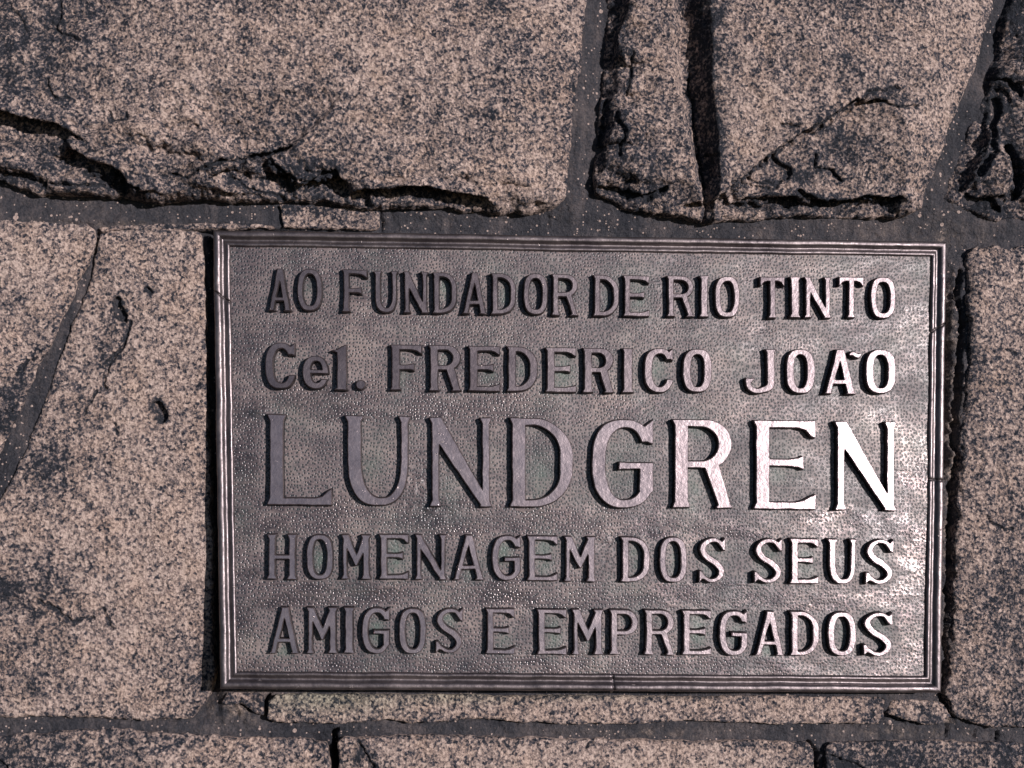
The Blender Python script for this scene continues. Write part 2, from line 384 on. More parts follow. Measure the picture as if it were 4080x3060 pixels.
# upper left stone: big bulging face, ledges broken away along its underside
bot = [(-1100,700),(0,712),(80,755),(150,775),(230,778),(370,788),(480,785),(560,805),(640,815),(720,805),(820,797),(980,808),(1150,805),(1290,808),(1400,828),(1470,840),(1620,832),(1780,832),(1850,848),(2000,852),(2120,855),(2200,838),(2245,800)]
stone([(-1100,-1100),(2340,-1100),(2325,0),(2318,100),(2308,250),(2288,380),(2272,500),(2262,640),(2252,760)] + bot[::-1],
  [[(-1100,-1100,60),(0,-1100,90),(1200,-1100,150),(2340,-1100,110)],
   [(-1100,0,10),(0,-20,30),(300,0,64),(800,0,125),(1500,0,150),(2200,0,128),(2325,0,110)],
   [(-1100,250,60),(0,250,82),(250,300,100),(700,350,140),(1400,350,162),(2100,350,140),(2280,400,108)],
   # first ledge
   [(-1100,400,120),(-100,430,126),(0,446,130),(110,470,132),(270,512,134),(345,562,134),(420,590,134)],
   [(-1100,440,10),(-100,470,10),(0,486,12),(120,505,24),(240,530,44),(290,548,70),(345,568,120)],
   # second ledge
   [(278,572,128),(300,604,130),(350,632,134),(443,664,140),(506,708,142),(530,755,136),(600,786,120)],
   [(268,598,54),(318,660,40),(430,700,36),(486,726,48),(505,772,48),(590,798,50)],
   [(640,770,110),(720,765,118),(820,760,112)],
   # third
   [(840,703,150),(918,670,152),(987,637,152),(1076,626,154),(1160,611,156)],
   [(850,712,132),(928,690,84),(993,660,60),(1076,642,66),(1160,618,150)],
   [(900,770,96),(1000,740,84),(1060,700,78)],
   # fourth
   [(1066,650,112),(1108,700,112),(1184,738,126),(1266,728,132),(1345,706,136),(1392,742,132),(1420,782,122),(1490,806,110)],
   [(1050,668,80),(1094,722,46),(1186,764,34),(1272,756,38),(1338,738,40),(1376,776,36),(1410,812,40),(1490,826,50)],
   # fifth
   [(1460,772,132),(1517,755,142),(1612,744,144),(1720,755,142),(1846,775,138),(1940,798,124)],
   [(1470,784,100),(1530,776,66),(1620,768,62),(1726,778,64),(1842,800,56),(1930,820,64)],
   [(-1100,640,70),(0,640,84),(160,690,84),(300,735,76),(420,745,70),(520,775,62),(650,785,92),(760,785,92),(1000,785,70),(1200,788,40),(1450,810,40),(1700,805,56),(1900,830,48)],
   [(x,y-6,62 if 350 < x < 2000 else 50) for x,y in bot[:-3]] + [(2120,848,60),(2200,830,80),(2250,790,90)],
   [(2000,700,140),(2200,740,112),(2262,640,100)],
  ], 11, amp=1.1, tone=-0.035, layf=lambda U, V: 0.9*smooth(560, 720, V + 0.10*U*(U<900) + 90*(U<900) - 60*(U>1300)) + 0.12,
  stains_shade=[(60,120,260,260,.8),(330,120,190,260,.4),(120,640,330,110,.6),(560,740,300,60,.6),(1150,730,260,80,.6),(1500,800,420,34,.6),(1950,60,70,60,.5),(1020,40,110,50,.35),(570,380,60,40,.4)],
  cracks_shade=[([(250,-40),(243,60),(235,120),(262,155),(330,180)],8,14),([(205,350),(222,390),(238,415),(290,420)],6,12),([(445,470),(470,515),(530,512),(528,482)],6,10),([(930,730),(1000,770),(1130,790)],7,12),([(846,704),(918,680),(990,646),(1076,635),(1158,616)],14,40),([(700,722),(760,730),(840,708)],6,14),([(350,700),(430,735),(500,730)],9,20),([(210,742),(330,752),(470,748),(560,776)],11,26),([(1500,800),(1640,790),(1760,812)],7,16),([(1080,652),(1112,705),(1190,750),(1270,740),(1345,720)],11,26),([(1090,690),(1180,800)],6,14),([(0,700),(90,720),(180,748)],12,24),([(340,560),(300,600)],6,12),([(40,20),(90,80),(110,140)],8,8)],  # some lines follow the ledges, painting dark bands of shade beneath their lips
  label='large bulging pale granite block above the plaque with ledges broken off its underside')

# upper middle stone, cleft by a dark upright groove
stone([(2392,-1100),(4240,-1100),(3960,-60),(3940,0),(3905,120),(3860,270),(3800,420),(3740,570),(3680,740),(3640,850),(3560,880),(3500,872),(3300,870),(3150,865),(3000,880),(2900,880),(2800,892),(2720,870),(2600,858),(2480,835),(2420,800),(2365,775),(2362,700),(2372,560),(2385,420),(2398,300),(2405,200),(2412,100),(2410,0)],
  [[(2392,-1100,60),(2700,-1100,120),(2850,-1100,60),(4240,-1100,90)],
   [(2408,-100,30),(2480,-60,70),(2470,60,66),(2450,150,58),(2430,300,48),(2400,500,40),(2375,700,40)],
   [(2520,-60,128),(2500,60,122),(2455,165,104),(2470,300,100),(2440,480,96),(2420,640,86),(2400,740,60)],
   [(2510,300,124),(2480,420,116),(2500,560,124),(2540,700,120),(2560,780,90)],
   # left lip of the cleft
   [(2690,-100,142),(2685,0,142),(2680,180,140),(2692,330,140),(2718,480,138),(2745,600,136),(2772,720,134),(2795,800,128)],
   [(2712,-100,52),(2708,0,52),(2704,180,50),(2716,330,52),(2742,480,54),(2766,600,56),(2790,720,58),(2806,800,60)],
   # right side of the cleft: slope that faces away from the sun
   [(2745,0,70),(2750,180,68),(2770,400,66),(2800,600,64),(2830,720,62)],
   [(2835,-100,168),(2830,0,168),(2836,100,168),(2846,300,166),(2858,480,164),(2862,620,162),(2864,720,158),(2858,785,150)],
   # top scoop
   [(3000,60,172),(3180,115,176),(3300,120,178)], [(3010,45,158),(3180,98,160),(3300,105,166)], [(2900,-60,168),(3200,-60,170),(3700,-60,150),(3925,0,92)],
   # hanging triangular facet
   [(2870,780,156),(3000,650,172),(3130,560,178),(3260,490,184),(3400,400,186),(3530,385,176)],
   [(2895,806,84),(3034,680,100),(3155,596,108),(3280,524,112),(3412,440,116),(3530,412,150)],
   [(3600,460,172),(3620,600,158),(3600,780,132)],
   [(3550,450,160),(3500,560,138),(3400,650,122),(3300,700,112),(3150,710,98),(3000,770,84),(2920,808,78)],
   [(3700,300,150),(3650,600,132),(3640,800,110)],
   [(2900,790,112),(3000,778,104),(3160,775,104),(3240,800,104),(3330,812,106),(3420,792,108),(3530,800,110)],
   [(2900,810,60),(3010,800,56),(3160,802,36),(3240,836,26),(3330,836,30),(3440,818,36),(3540,830,40)],
   [(2420,760,30),(2500,800,32),(2600,815,64),(2700,828,72),(2780,832,60),(2800,850,20)],
   [(2850,840,60),(3000,846,40),(3150,850,26),(3400,862,24),(3560,868,40)],
   [(3940,0,90),(3850,260,92),(3740,560,92),(3650,800,90)],
  ], 23, amp=1.0, tone=-0.03, layf=lambda U, V: 0.1 + 1.0*smooth(690, 800, V)*(U>2800) + 0.9*(1-smooth(2450, 2560, U)),
  stains_shade=[(2780,200,60,420,1.3),(2815,600,48,260,1.3),(2460,650,60,160,.7),(2520,700,110,120,.65),(3080,820,330,60,.9),(3470,420,110,55,.8),(3300,610,190,110,.7),(3120,730,160,60,.8),(3650,330,60,60,.55),(3200,30,260,50,.45),(2450,60,50,300,.9),(3330,330,100,80,.3),(3080,680,40,32,.9)],  # cleft and hanging facet: their shade is put into the colour too
  cracks_shade=[([(3060,660),(3120,690),(3115,720)],16,22),([(3222,640),(3225,690),(3290,705),(3330,735)],8,18),([(3070,540),(3140,545)],8,12),([(2880,760),(3050,770),(3100,740)],7,12),([(2740,300),(2760,520),(2800,760)],8,20),([(2870,792),(3030,668),(3150,580),(3270,506),(3410,415),(3530,392)],8,16),([(3170,785),(3240,822),(3330,826),(3430,806),(3545,822)],16,40),([(3430,450),(3520,462),(3610,458)],7,14),([(2880,832),(3000,838),(3140,828)],12,26),([(2440,480),(2470,560),(2450,640)],9,18),([(2380,760),(2440,770),(2560,800),(2640,780)],14,30),([(2410,420),(2395,600)],14,24),([(2900,748),(3060,740)],6,10),([(2500,230),(2500,330),(2480,400)],7,14)],  # includes painted shade along the hanging facet and lower ledges
  label='pale granite block right of the upright joint, split by a dark cleft')

# upper right stone
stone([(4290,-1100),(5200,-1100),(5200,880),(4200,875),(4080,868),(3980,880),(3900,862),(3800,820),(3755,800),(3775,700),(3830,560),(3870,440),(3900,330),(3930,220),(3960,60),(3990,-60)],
  [[(3990,-60,20),(3950,110,22),(3905,330,24),(3850,520,24),(3790,690,26),(3770,790,26)],
   [(4060,-100,90),(4010,60,78),(3975,230,64),(3950,330,70),(3930,440,40),(3900,560,34),(3850,680,40),(3820,780,30)],
   [(4200,-100,120),(4110,60,118),(4090,200,112),(4100,330,110),(4010,360,70),(4080,450,60),(4120,560,112),(4100,640,120),(4120,700,118)],
   [(3960,300,72),(3990,310,96),(4030,360,104),(3975,420,48)],
   [(3930,500,64),(3950,560,108),(3920,640,112),(3880,700,96),(3900,760,70)],
   [(3960,600,100),(4010,640,112),(4030,720,110),(4000,790,84)],
   [(3985,560,60),(4010,620,54),(4028,700,50),(4030,770,46)],
   [(5200,-1100,130),(5200,880,60),(4300,300,130),(4400,800,100)],
   [(3830,815,20),(3920,838,24),(3985,862,16),(4080,850,20),(4300,860,20)]],
  37, amp=1.25, lay=0.5, tone=-0.07, stains_shade=[(4020,60,110,200,1.1),(3960,440,110,160,1.2),(4000,640,60,140,.9),(3850,720,80,90,.8),(4060,500,60,60,.9),(3930,820,140,40,.9),(4075,300,50,200,.6)],
  cracks_shade=[([(3930,330),(3990,345),(4040,390)],10,20),([(3960,420),(3940,560),(3880,700)],24,40),([(3990,600),(4030,700),(4040,780)],22,40),([(3850,800),(3930,810),(3980,850)],14,30),([(4080,100),(4050,300)],20,30)], label='dark blotched granite block at the upper right corner')

# middle course, far left
stone([(-1100,880),(0,875),(120,885),(250,888),(345,893),(384,915),(382,960),(352,1050),(320,1110),(270,1230),(215,1350),(160,1450),(110,1560),(60,1670),(20,1760),(-20,1870),(-200,2300),(-1100,2300)],
  [[(-1100,880,20),(0,880,28),(340,896,28)],[(-1100,1200,40),(0,1200,42),(200,1180,42),(330,1050,36)],[(0,1500,36),(60,1450,30),(130,1420,24)],[(0,1520,26),(90,1480,24)],[(-1100,2300,20),(-100,1800,24),(0,1760,22)]],
  41, amp=0.45, edge_r=14, stains_shade=[(60,1560,80,80,.7),(60,1230,90,40,.3),(20,1660,70,90,.8)], cracks_shade=[([(60,1490),(110,1440),(150,1420)],6,10),([(0,1640),(50,1635)],6,8)],
  label='pale granite block at the left edge beyond the slanting joint')
# middle course, left of the plaque
stone([(398,940),(430,922),(620,905),(700,915),(800,930),(812,1000),(820,1150),(824,1400),(830,1700),(838,1900),(848,2200),(854,2500),(858,2640),(850,2740),(815,2800),(770,2862),(700,2868),(560,2872),(440,2862),(250,2856),(0,2858),(-1100,2850),(-1100,2300),(-150,2250),(20,1960),(75,1850),(130,1720),(190,1560),(230,1440),(290,1290),(340,1160),(372,1060)],
  [[(400,960,26),(430,940,28),(620,925,30),(800,945,30)],[(520,1180,30),(560,1230,30),(600,1500,34),(700,1400,38)],[(410,1500,32),(500,1330,36),(530,1280,24),(535,1190,28)],[(420,1510,22),(330,1640,26),(300,1680,24)],[(812,1100,34),(814,1400,38),(832,1900,50),(846,2400,62),(850,2700,58)],[(700,1500,40),(700,2300,52),(700,2700,44)],
   [(130,1800,26),(220,1950,34),(300,2100,38),(100,2300,32)],[(0,2350,30),(120,2390,30),(210,2420,28),(280,2480,28),(380,2470,30)],[(0,2380,22),(120,2420,22),(200,2460,18),(280,2500,24)],[(-1100,2850,22),(0,2840,26),(400,2850,28),(760,2850,28)],[(600,2200,42),(600,2600,40),(-1100,2300,20)]],
  53, amp=0.5, tone=-0.008, edge_r=16, stains_shade=[(480,1220,26,34,1.2),(635,1638,24,30,1.3),(180,1880,130,120,.8),(60,2350,230,110,.8),(190,2430,170,60,.7),(140,2750,60,50,.7),(180,2560,150,160,.55),(430,1400,60,160,.45),(330,1650,90,60,.5),(800,2700,60,120,.45),(425,2470,60,60,.5)],
  cracks_shade=[([(520,1280),(495,1370),(440,1430),(412,1500),(415,1550)],9,16),([(572,1150),(600,1170)],10,16),([(470,1200),(490,1250),(500,1270)],16,22),([(380,1560),(330,1650)],6,10),([(450,1690),(465,1725)],6,10),([(150,2390),(230,2440),(290,2478),(370,2462)],7,14),([(400,2420),(440,2500)],8,10),([(622,1618),(640,1640),(650,1660)],26,34),([(462,1200),(470,1240),(492,1262)],24,34)],
  label='tall pale granite block standing left of the plaque')
# right of the plaque
stone([(3850,1010),(3880,985),(4080,978),(5200,960),(5200,2900),(4080,2905),(3960,2890),(3860,2878),(3800,2850),(3765,2790),(3758,2740),(3775,2560),(3785,2400),(3790,2250),(3800,2000),(3815,1800),(3830,1600),(3850,1400),(3845,1200)],
  [[(3860,1010,36),(4080,995,30),(5200,960,30)],[(3860,1300,52),(3850,1700,64),(3830,2000,66),(3800,2500,64),(3790,2760,44)],[(3930,1100,60),(3930,2000,78),(3900,2700,66),(5200,2000,70)],[(3900,2860,34),(4080,2885,30),(5200,2900,30)]],
  67, amp=0.6, tone=-0.035, edge_r=22, warp=14, stains_shade=[(4000,2500,160,320,.35),(3850,2780,60,60,.5),(4040,2760,60,80,.5),(3860,1500,40,300,.4)],
  cracks_shade=[([(3915,2060),(3935,2090),(3980,2110),(4010,2100)],7,12),([(3995,1400),(4040,1410)],7,8)], label='pale granite block standing right of the plaque')
# thin slab directly under the plaque
grn = lambda U, V: np.clip(blob(U, V, [(1300,2775,330,60,1.0),(1800,2770,300,35,.8),(2300,2760,600,26,.8)]), 0, 1)
stone([(1070,2790),(1100,2764),(1400,2768),(2000,2770),(2600,2772),(3100,2774),(3500,2772),(3522,2790),(3520,2860),(3500,2886),(3300,2884),(3000,2882),(2740,2872),(2500,2886),(2240,2880),(2060,2876),(1900,2864),(1780,2874),(1640,2882),(1540,2862),(1440,2876),(1300,2882),(1200,2882),(1100,2876),(1066,2862)],
  [[(1070,2770,26),(2000,2772,28),(3510,2776,28)],[(1080,2860,34),(2000,2862,34),(3500,2876,34)]], 71, amp=0.42, edge_r=13, warp=5, stains_shade=[(1130,2820,60,40,.4),(3500,2800,60,60,.4)], green=grn,
  label='long thin granite slab directly under the plaque')
stone([(3545,2790),(3580,2782),(3700,2790),(3760,2805),(3790,2860),(3740,2885),(3680,2888),(3600,2868),(3535,2846)],
  [[(3545,2795,26),(3760,2815,26)],[(3560,2845,30),(3700,2878,30)]], 79, amp=0.5, edge_r=14, warp=6, stains_shade=[(3690,2840,40,40,.8),(3740,2810,50,30,.5)], label='small wedge of granite under the lower right corner of the plaque')
stone([(880,2800),(905,2760),(1000,2762),(1052,2772),(1056,2850),(1010,2838),(960,2806),(900,2812)],
  [[(890,2790,16),(1050,2780,22)],[(960,2800,18),(1050,2840,24)]], 83, amp=0.6, edge_r=12, warp=6, stains_shade=[(980,2800,130,60,.7)], label='small dark chip of granite under the lower left corner of the plaque')
# chips set in the joint over the plaque
stone([(1112,812),(1250,818),(1400,830),(1512,838),(1518,900),(1500,918),(1300,912),(1130,905),(1118,870)],
  [[(1120,820,22),(1510,845,24)],[(1130,900,24),(1500,910,26)]], 89, amp=0.5, edge_r=9, warp=6, stains_shade=[(1200,835,130,22,.9),(1400,870,120,40,.55)], label='flat granite chip in the joint above the plaque')
stone([(395,902),(520,894),(700,888),(960,890),(1090,896),(1100,908),(860,912),(700,912),(500,915),(405,925)],
  [[(400,905,20),(1090,900,20)],[(410,920,22),(1080,908,20)]], 97, amp=0.4, edge_r=8, warp=5, stains_shade=[(700,900,400,30,.5)], label='thin sliver of granite along the joint above the left block')
# bottom course
stone([(-1100,2960),(0,2935),(60,2925),(160,2920),(320,2905),(520,2905),(640,2920),(800,2928),(960,2935),(1100,2938),(1240,2945),(1302,2960),(1318,3040),(1330,3300),(1330,4100),(-1100,4100)],
  [[(-1100,2960,20),(0,2945,24),(500,2920,28),(1290,2960,30)],[(0,3060,40),(400,3060,44),(900,3060,46),(1310,3060,40)],[(-1100,4100,60),(1330,4100,60),(0,3200,40),(1000,3300,50)]],
  101, amp=0.7, tone=-0.03, edge_r=18, stains_shade=[(150,3010,330,90,.75),(20,3050,60,60,.7),(640,2960,200,40,.4)], cracks_shade=[([(-10,3030),(30,3070)],10,30)], label='broad granite block in the bottom course at the left')
stone([(1350,2955),(1372,2940),(1500,2935),(1760,2928),(2000,2938),(2400,2945),(2800,2948),(3050,2950),(3220,2955),(3242,2985),(3240,3060),(3240,4100),(1350,4100),(1345,3100)],
  [[(1360,2960,26),(2000,2950,30),(3230,2970,30)],[(1360,3060,30),(1450,3050,40),(2300,3060,44),(3230,3060,40)],[(1350,4100,50),(3240,4100,50)]],
  107, amp=0.6, edge_r=16, stains_shade=[(1420,3020,70,70,.8),(3210,2980,50,60,.5)], cracks_shade=[([(1430,2960),(1460,3010),(1490,3070)],8,18),([(2340,2985),(2370,2960)],6,10)], label='warm coloured granite block in the bottom course under the middle of the plaque')
stone([(3290,2975),(3310,2952),(3500,2950),(3800,2950),(4080,2965),(5200,2965),(5200,4100),(3285,4100),(3283,3060)],
  [[(3300,2980,26),(3600,2965,30),(4080,2980,28),(5200,2970,28)],[(3300,3070,34),(3700,3060,44),(4080,3060,44)],[(3285,4100,50),(5200,4100,50)]],
  113, amp=0.75, tone=-0.04, edge_r=18, stains_shade=[(3360,3040,110,50,1.0),(3620,3030,230,90,.75),(4000,3040,160,70,.7)], cracks_shade=[([(3300,3020),(3380,3040),(3470,3080)],8,16)], label='grainy granite block in the bottom course at the right')

# --- mortar bed
mort_lines = [
 [(-1100,-1100,10),(5200,-1100,10),(5200,4100,-10),(-1100,4100,-10)],
 [(-1100,800,0),(0,815,6),(600,840,8),(1110,860,8),(1530,880,8),(2200,885,8),(2700,920,4),(3600,920,0),(4080,930,0),(5200,930,0)],[(3700,1000,-12),(3790,940,-8)],
 [(0,870,22),(700,885,20),(1500,925,10),(2500,945,0),(3800,985,-8)],
 [(2340,-1100,50),(2370,0,52),(2362,300,50),(2335,600,44),(2310,800,26),(2300,870,14)],
 [(2400,0,46),(2395,200,44),(2380,400,42),(2365,600,36),(2355,800,16)],
 [(2325,0,60),(2310,250,60),(2275,500,56),(2255,760,40)],
 [(3955,0,60),(3880,260,58),(3780,520,50),(3690,800,30)],[(3945,60,56),(3860,340,50),(3770,620,42),(3740,800,26)],
 [(390,900,4),(375,980,8),(350,1080,14),(300,1230,16),(240,1360,16),(190,1480,16),(150,1600,16),(80,1760,17),(10,1960,16),(-100,2250,10)],[(300,1000,8),(180,1230,8),(0,1500,8)],[(450,1100,8),(400,1400,8),(250,1800,8),(100,2200,8)],
 [(850,940,-55),(850,1800,-55),(860,2720,-55)],[(830,940,0),(1000,1500,-60),(3700,1500,-60)],
 [(3800,980,-4),(3800,1060,24),(3800,1500,48),(3785,2000,54),(3775,2600,54),(3770,2770,10)],
 [(900,2765,6),(1050,2860,0),(880,2850,6),(820,2880,10)],
 [(-1100,2890,0),(0,2890,6),(400,2880,12),(800,2905,14),(1200,2915,8),(1700,2905,6),(2500,2915,4),(3000,2915,0),(3500,2920,2),(4080,2940,-2),(5200,2940,0)],
 [(1335,3000,-40),(1335,3200,-40)],[(3262,3000,0),(3262,3200,0)]]
MR = Relief(mort_lines, 9.0)
def mh(U, V, sd):
    h = MR(U + fbm(U, V, 90, 3, 701)*10, V + fbm(U, V, 90, 3, 731)*10) + fbm(U, V, 120, 2, 751)*3 + fbm(U, V, 40, 3, 761)*3.0 + fbm(U, V, 20, 2, 771)*1.6
    u, v = W(np.array([2330., 2290.]), np.array([100., 800.]), 40)
    ax = u[0] + (V-v[0])*(u[1]-u[0])/(v[1]-v[0])
    h = h + (V < 880) * (np.cos((U-ax)/11.0)*2.2*np.exp(-((U-ax)/45)**2))
    right = np.clip(1-np.abs(U-3800)/60, 0, 1)*(V > 1000)*(V < 2850)
    h = h + right*fbm(U, V, 60, 4, 787, 0.6)*26
    h = h + blob(U, V, [(960,2830,90,50,1)])*(fbm(U, V, 50, 4, 789, 0.6)*26)
    c = crack(U, V, [([(3838,1080),(3822,1180),(3838,1290),(3825,1400),(3815,1560),(3800,1700),(3815,1850),(3790,1960)],17,60),([(3790,1960),(3782,2150),(3780,2330),(3770,2430)],20,60),([(3765,2450),(3768,2700),(3765,2790),(3810,2862)],13,55),
       ([(384,930),(378,985),(372,1000)],11,45),([(1522,848),(1520,908)],7,25),([(2190,850),(2195,905)],4,12),([(1062,2780),(1052,2830),(1068,2870)],14,45),([(1330,2925),(1342,3060),(1350,3200)],14,60),
       ([(3522,2800),(3520,2850),(3600,2872),(3710,2888)],9,30),([(3790,2905),(3788,2935)],7,20),([(3900,2918),(3898,2948)],7,18),([(3990,2925),(4000,2960)],8,20),([(3235,2960),(3262,3000),(3270,3080)],9,30),([(930,2790),(1000,2830)],14,25)], 5)
    c2 = crack(U, V, [([(0,2852),(250,2858),(460,2866),(560,2862),(700,2874)],8,16),([(1080,2880),(1240,2888),(1540,2868),(1640,2886),(1900,2870),(2200,2886),(2740,2880),(3100,2888),(3500,2890)],7,14)], 9)
    return h - c - c2
def mat_attr(U, V, sd, H):
    g = np.clip(1-np.abs(U-3800)/75, 0, 1)*(V > 1040)*(V < 2850)*0.8 + blob(U, V, [(960,2810,110,60,.7),(560,905,250,18,.5),(2600,2925,300,20,.3),(3600,2925,240,22,.45),(3750,900,60,35,.35),(3800,940,160,40,.3),(400,920,30,50,.6)])
    return {'stain_shade_dust': np.clip(g*(0.6+1.3*fbm(U, V, 60, 4, 799)), 0, 1)}
mo = grid_mesh('mortar', [(-1090,-1090),(5190,-1090),(5190,4090),(-1090,4090)], mh, st=6.5, edge_r=0, back=-160, warp=0, seed=0, parent=wall, mat=M_MORTAR, snap=False, attrf=mat_attr)

# ------------------------------------------------------------------ plaque
def PL(u, v):      # the plaque sits a little askew in its bed, its lower left corner standing out furthest
    return 88.0 + (v-1840)*0.062 - (u-2300)*0.016
def WP(px, py, h=0.0):
    u, v = W(px, py, 84.0)
    for _ in range(3): u, v = W(px, py, PL(u, v)+h)
    return u, v
LH = 27.0          # how far the letters stand out
corn = {'tl': (849,917), 'tr': (3772,963), 'br': (3750,2761), 'bl': (877,2746)}
Q = {k: np.array([float(t) for t in WP(x, y, 10)]) for k, (x, y) in corn.items()}
def quad(inset):
    """the plaque's four corners moved inwards"""
    out = {}
    for k, (a, b) in {'tl': ('tr','bl'), 'tr': ('tl','br'), 'br': ('bl','tr'), 'bl': ('br','tl')}.items():
        e1 = (Q[a]-Q[k]); e1 /= np.linalg.norm(e1); e2 = (Q[b]-Q[k]); e2 /= np.linalg.norm(e2)
        out[k] = Q[k] + inset*(e1+e2)
    return out
prof = [(3,-60),(0,-50),(-1,-10),(0,6),(3,12),(7,15),(14,16),(21,15.5),(26,12.5),(29,7),(32,2.5),(36,0.5),(41,0.8),(45,4),(49,7.6),(54,9),(59,8),(62.5,4),(64,-3),(65,-12)]
def rail(a, b, seams, seed):
    n = 260; rows = []
    ts = np.linspace(0, 1, n); extra = []
    for s in seams: extra += [s-.0022, s-.0012, s, s+.0012, s+.0022]
    ts = np.unique(np.concatenate([ts, np.array(extra)])) if extra else ts
    V = []
    for (t, h) in prof:
        q = quad(t); P0, P1 = q[a], q[b]; L = np.linalg.norm(P1-P0)
        pos = P0[None] + ts[:, None]*(P1-P0)[None]
        x, y = pos[:,0], pos[:,1]
        edgef = np.minimum(1, np.minimum(ts, 1-ts)*60)
        wob = (fbm(x, y, 260, 3, seed)*2.4 + fbm(x, y, 40, 2, seed+3)*0.8) * (1 if -5 < h else 0.3)
        hh = h + PL(x, y) + wob*0.5 + fbm(x+t*9, y+t*9, 22, 2, seed+9)*0.7*(h > 0)
        for s in seams: hh = hh - (9 if h > 3 else 3)*np.exp(-((ts-s)*L/3.2)**2)*(h > -20)
        nrm = np.array([-(P1-P0)[1], (P1-P0)[0]])/L
        pos = pos + nrm[None]*(wob*0.8*edgef)[:, None]
        V.append(to_world(pos[:,0], pos[:,1], hh))
    V = np.array(V); k, n = V.shape[:2]; idx = np.arange(k*n).reshape(k, n)
    q = np.stack([idx[:-1,:-1], idx[:-1,1:], idx[1:,1:], idx[1:,:-1]], -1).reshape(-1, 4)
    me = np_mesh('frame_rail', V.reshape(-1,3), q)
    return add_obj('frame_rail', me, plaque, M_FRAME)
rail('tl', 'tr', [], 1); rail('tr', 'br', [0.19, 0.545], 2); rail('br', 'bl', [0.47], 3); rail('bl', 'tl', [0.862], 4)

# stippled field
def field():
    q = quad(63); nu, nv = 520, 330
    a, b = np.meshgrid(np.linspace(0,1,nu), np.linspace(0,1,nv))
    P = (q['tl'][None,None]*(1-a)[...,None] + q['tr'][None,None]*a[...,None])*(1-b)[...,None] + (q['bl'][None,None]*(1-a)[...,None] + q['br'][None,None]*a[...,None])*b[...,None]
    U, V = P[...,0], P[...,1]
    def bl(lst):
        s = 0.0
        for (px, py, rx, ry, am) in lst:
            u, v = WP(px, py); s = np.maximum(s, am*np.exp(-(((U-u)/rx)**2+((V-v)/ry)**2)))
        return s
    H = PL(U, V) - 3 + fbm(U, V, 420, 3, 5)*3.0 + fbm(U, V, 70, 3, 15, .5, 2.0)*1.1
    scar = bl([(1690,1930,70,80,1),(1720,2020,110,50,1),(1020,1640,60,25,1),(1800,1650,60,18,.8),(2420,2200,50,110,.5),(2700,1500,30,50,.0)])
    H = H + scar*fbm(U, V, 45, 4, 25, .6)*3.4
    pat = bl([(1240,1160,30,50,.4),(2020,1170,25,45,.9),(1770,1150,22,45,.6),(2245,1130,20,20,.7),(2550,1190,40,60,.6),(2420,1190,20,50,.5),(2940,1170,20,40,.2),(1600,1500,40,50,.6),(1770,1430,18,25,.7),(1950,1500,30,25,1.0),(2080,1470,25,50,.5),(2240,1480,60,70,.9),(2395,1430,22,25,.9),(2610,1470,50,60,.7),(3500,1480,22,50,.6),(3190,1470,22,50,.2),
              (1480,1850,50,60,.5),(1790,1950,40,90,.5),(2150,1900,50,100,.6),(2480,1850,80,110,.5),(2780,1700,35,40,.8),(2760,1950,40,80,.8),(3100,1880,80,60,.45),(3100,1760,60,50,.25),
              (1130,2160,20,35,.6),(1270,2220,20,50,.9),(1430,2260,25,30,.6),(1580,2220,45,70,1.0),(1720,2250,35,30,.4),(1870,2290,20,25,.5),(2010,2200,30,45,.9),(2170,2210,35,70,1.0),(2310,2200,30,30,.5),(2530,2220,22,55,.7),(2690,2230,20,50,.9),(2840,2240,40,60,.9),(3060,2230,40,60,.9),(3210,2230,35,60,.9),(3500,2230,40,60,.4),
              (1130,2590,30,25,1.0),(1285,2520,30,30,.6),(1500,2520,30,50,1.0),(1645,2520,20,50,.4),(1790,2470,25,40,.9),(2010,2560,30,40,.6),(2200,2520,35,70,1.0),(2350,2520,25,30,.5),(2500,2470,20,25,.7),(2640,2470,22,25,.9),(2780,2510,35,70,1.1),(2930,2530,25,40,1.0),(3060,2590,25,22,1.0),(3500,2500,50,60,.5),(3360,2520,18,50,.4)])
    pat = pat + 0.25*np.clip(fbm(U, V, 200, 3, 45), 0, 1)
    dk = bl([(1005,1650,30,14,1),(1040,1665,16,12,1),(2500,2200,1,1,0),(1720,2060,150,30,.35),(1900,2070,110,30,.3)]) 
    dull = 0*U
    for (ya, yb) in ((1085,1250),(1385,1560),(1680,2010),(2145,2310),(2435,2600)):
        u0, v0 = WP(1010, ya-35); u1, v1 = WP(3620, yb+35)
        wob = fbm(U, V, 130, 3, 61)*30
        dull = np.maximum(dull, smooth(0, 45, np.minimum(np.minimum(U-u0, u1-U), np.minimum(V-v0, v1-V))+wob))
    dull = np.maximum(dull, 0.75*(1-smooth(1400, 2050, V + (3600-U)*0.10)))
    idx = np.arange(nu*nv).reshape(nv, nu)
    qd = np.stack([idx[1:,:-1], idx[1:,1:], idx[:-1,1:], idx[:-1,:-1]], -1).reshape(-1,4)
    me = np_mesh('plate', to_world(U, V, H).reshape(-1,3), qd, {'patina': pat, 'dark': dk + 0*U, 'dull': dull})
    return add_obj('plate', me, plaque, M_FIELD)
field()

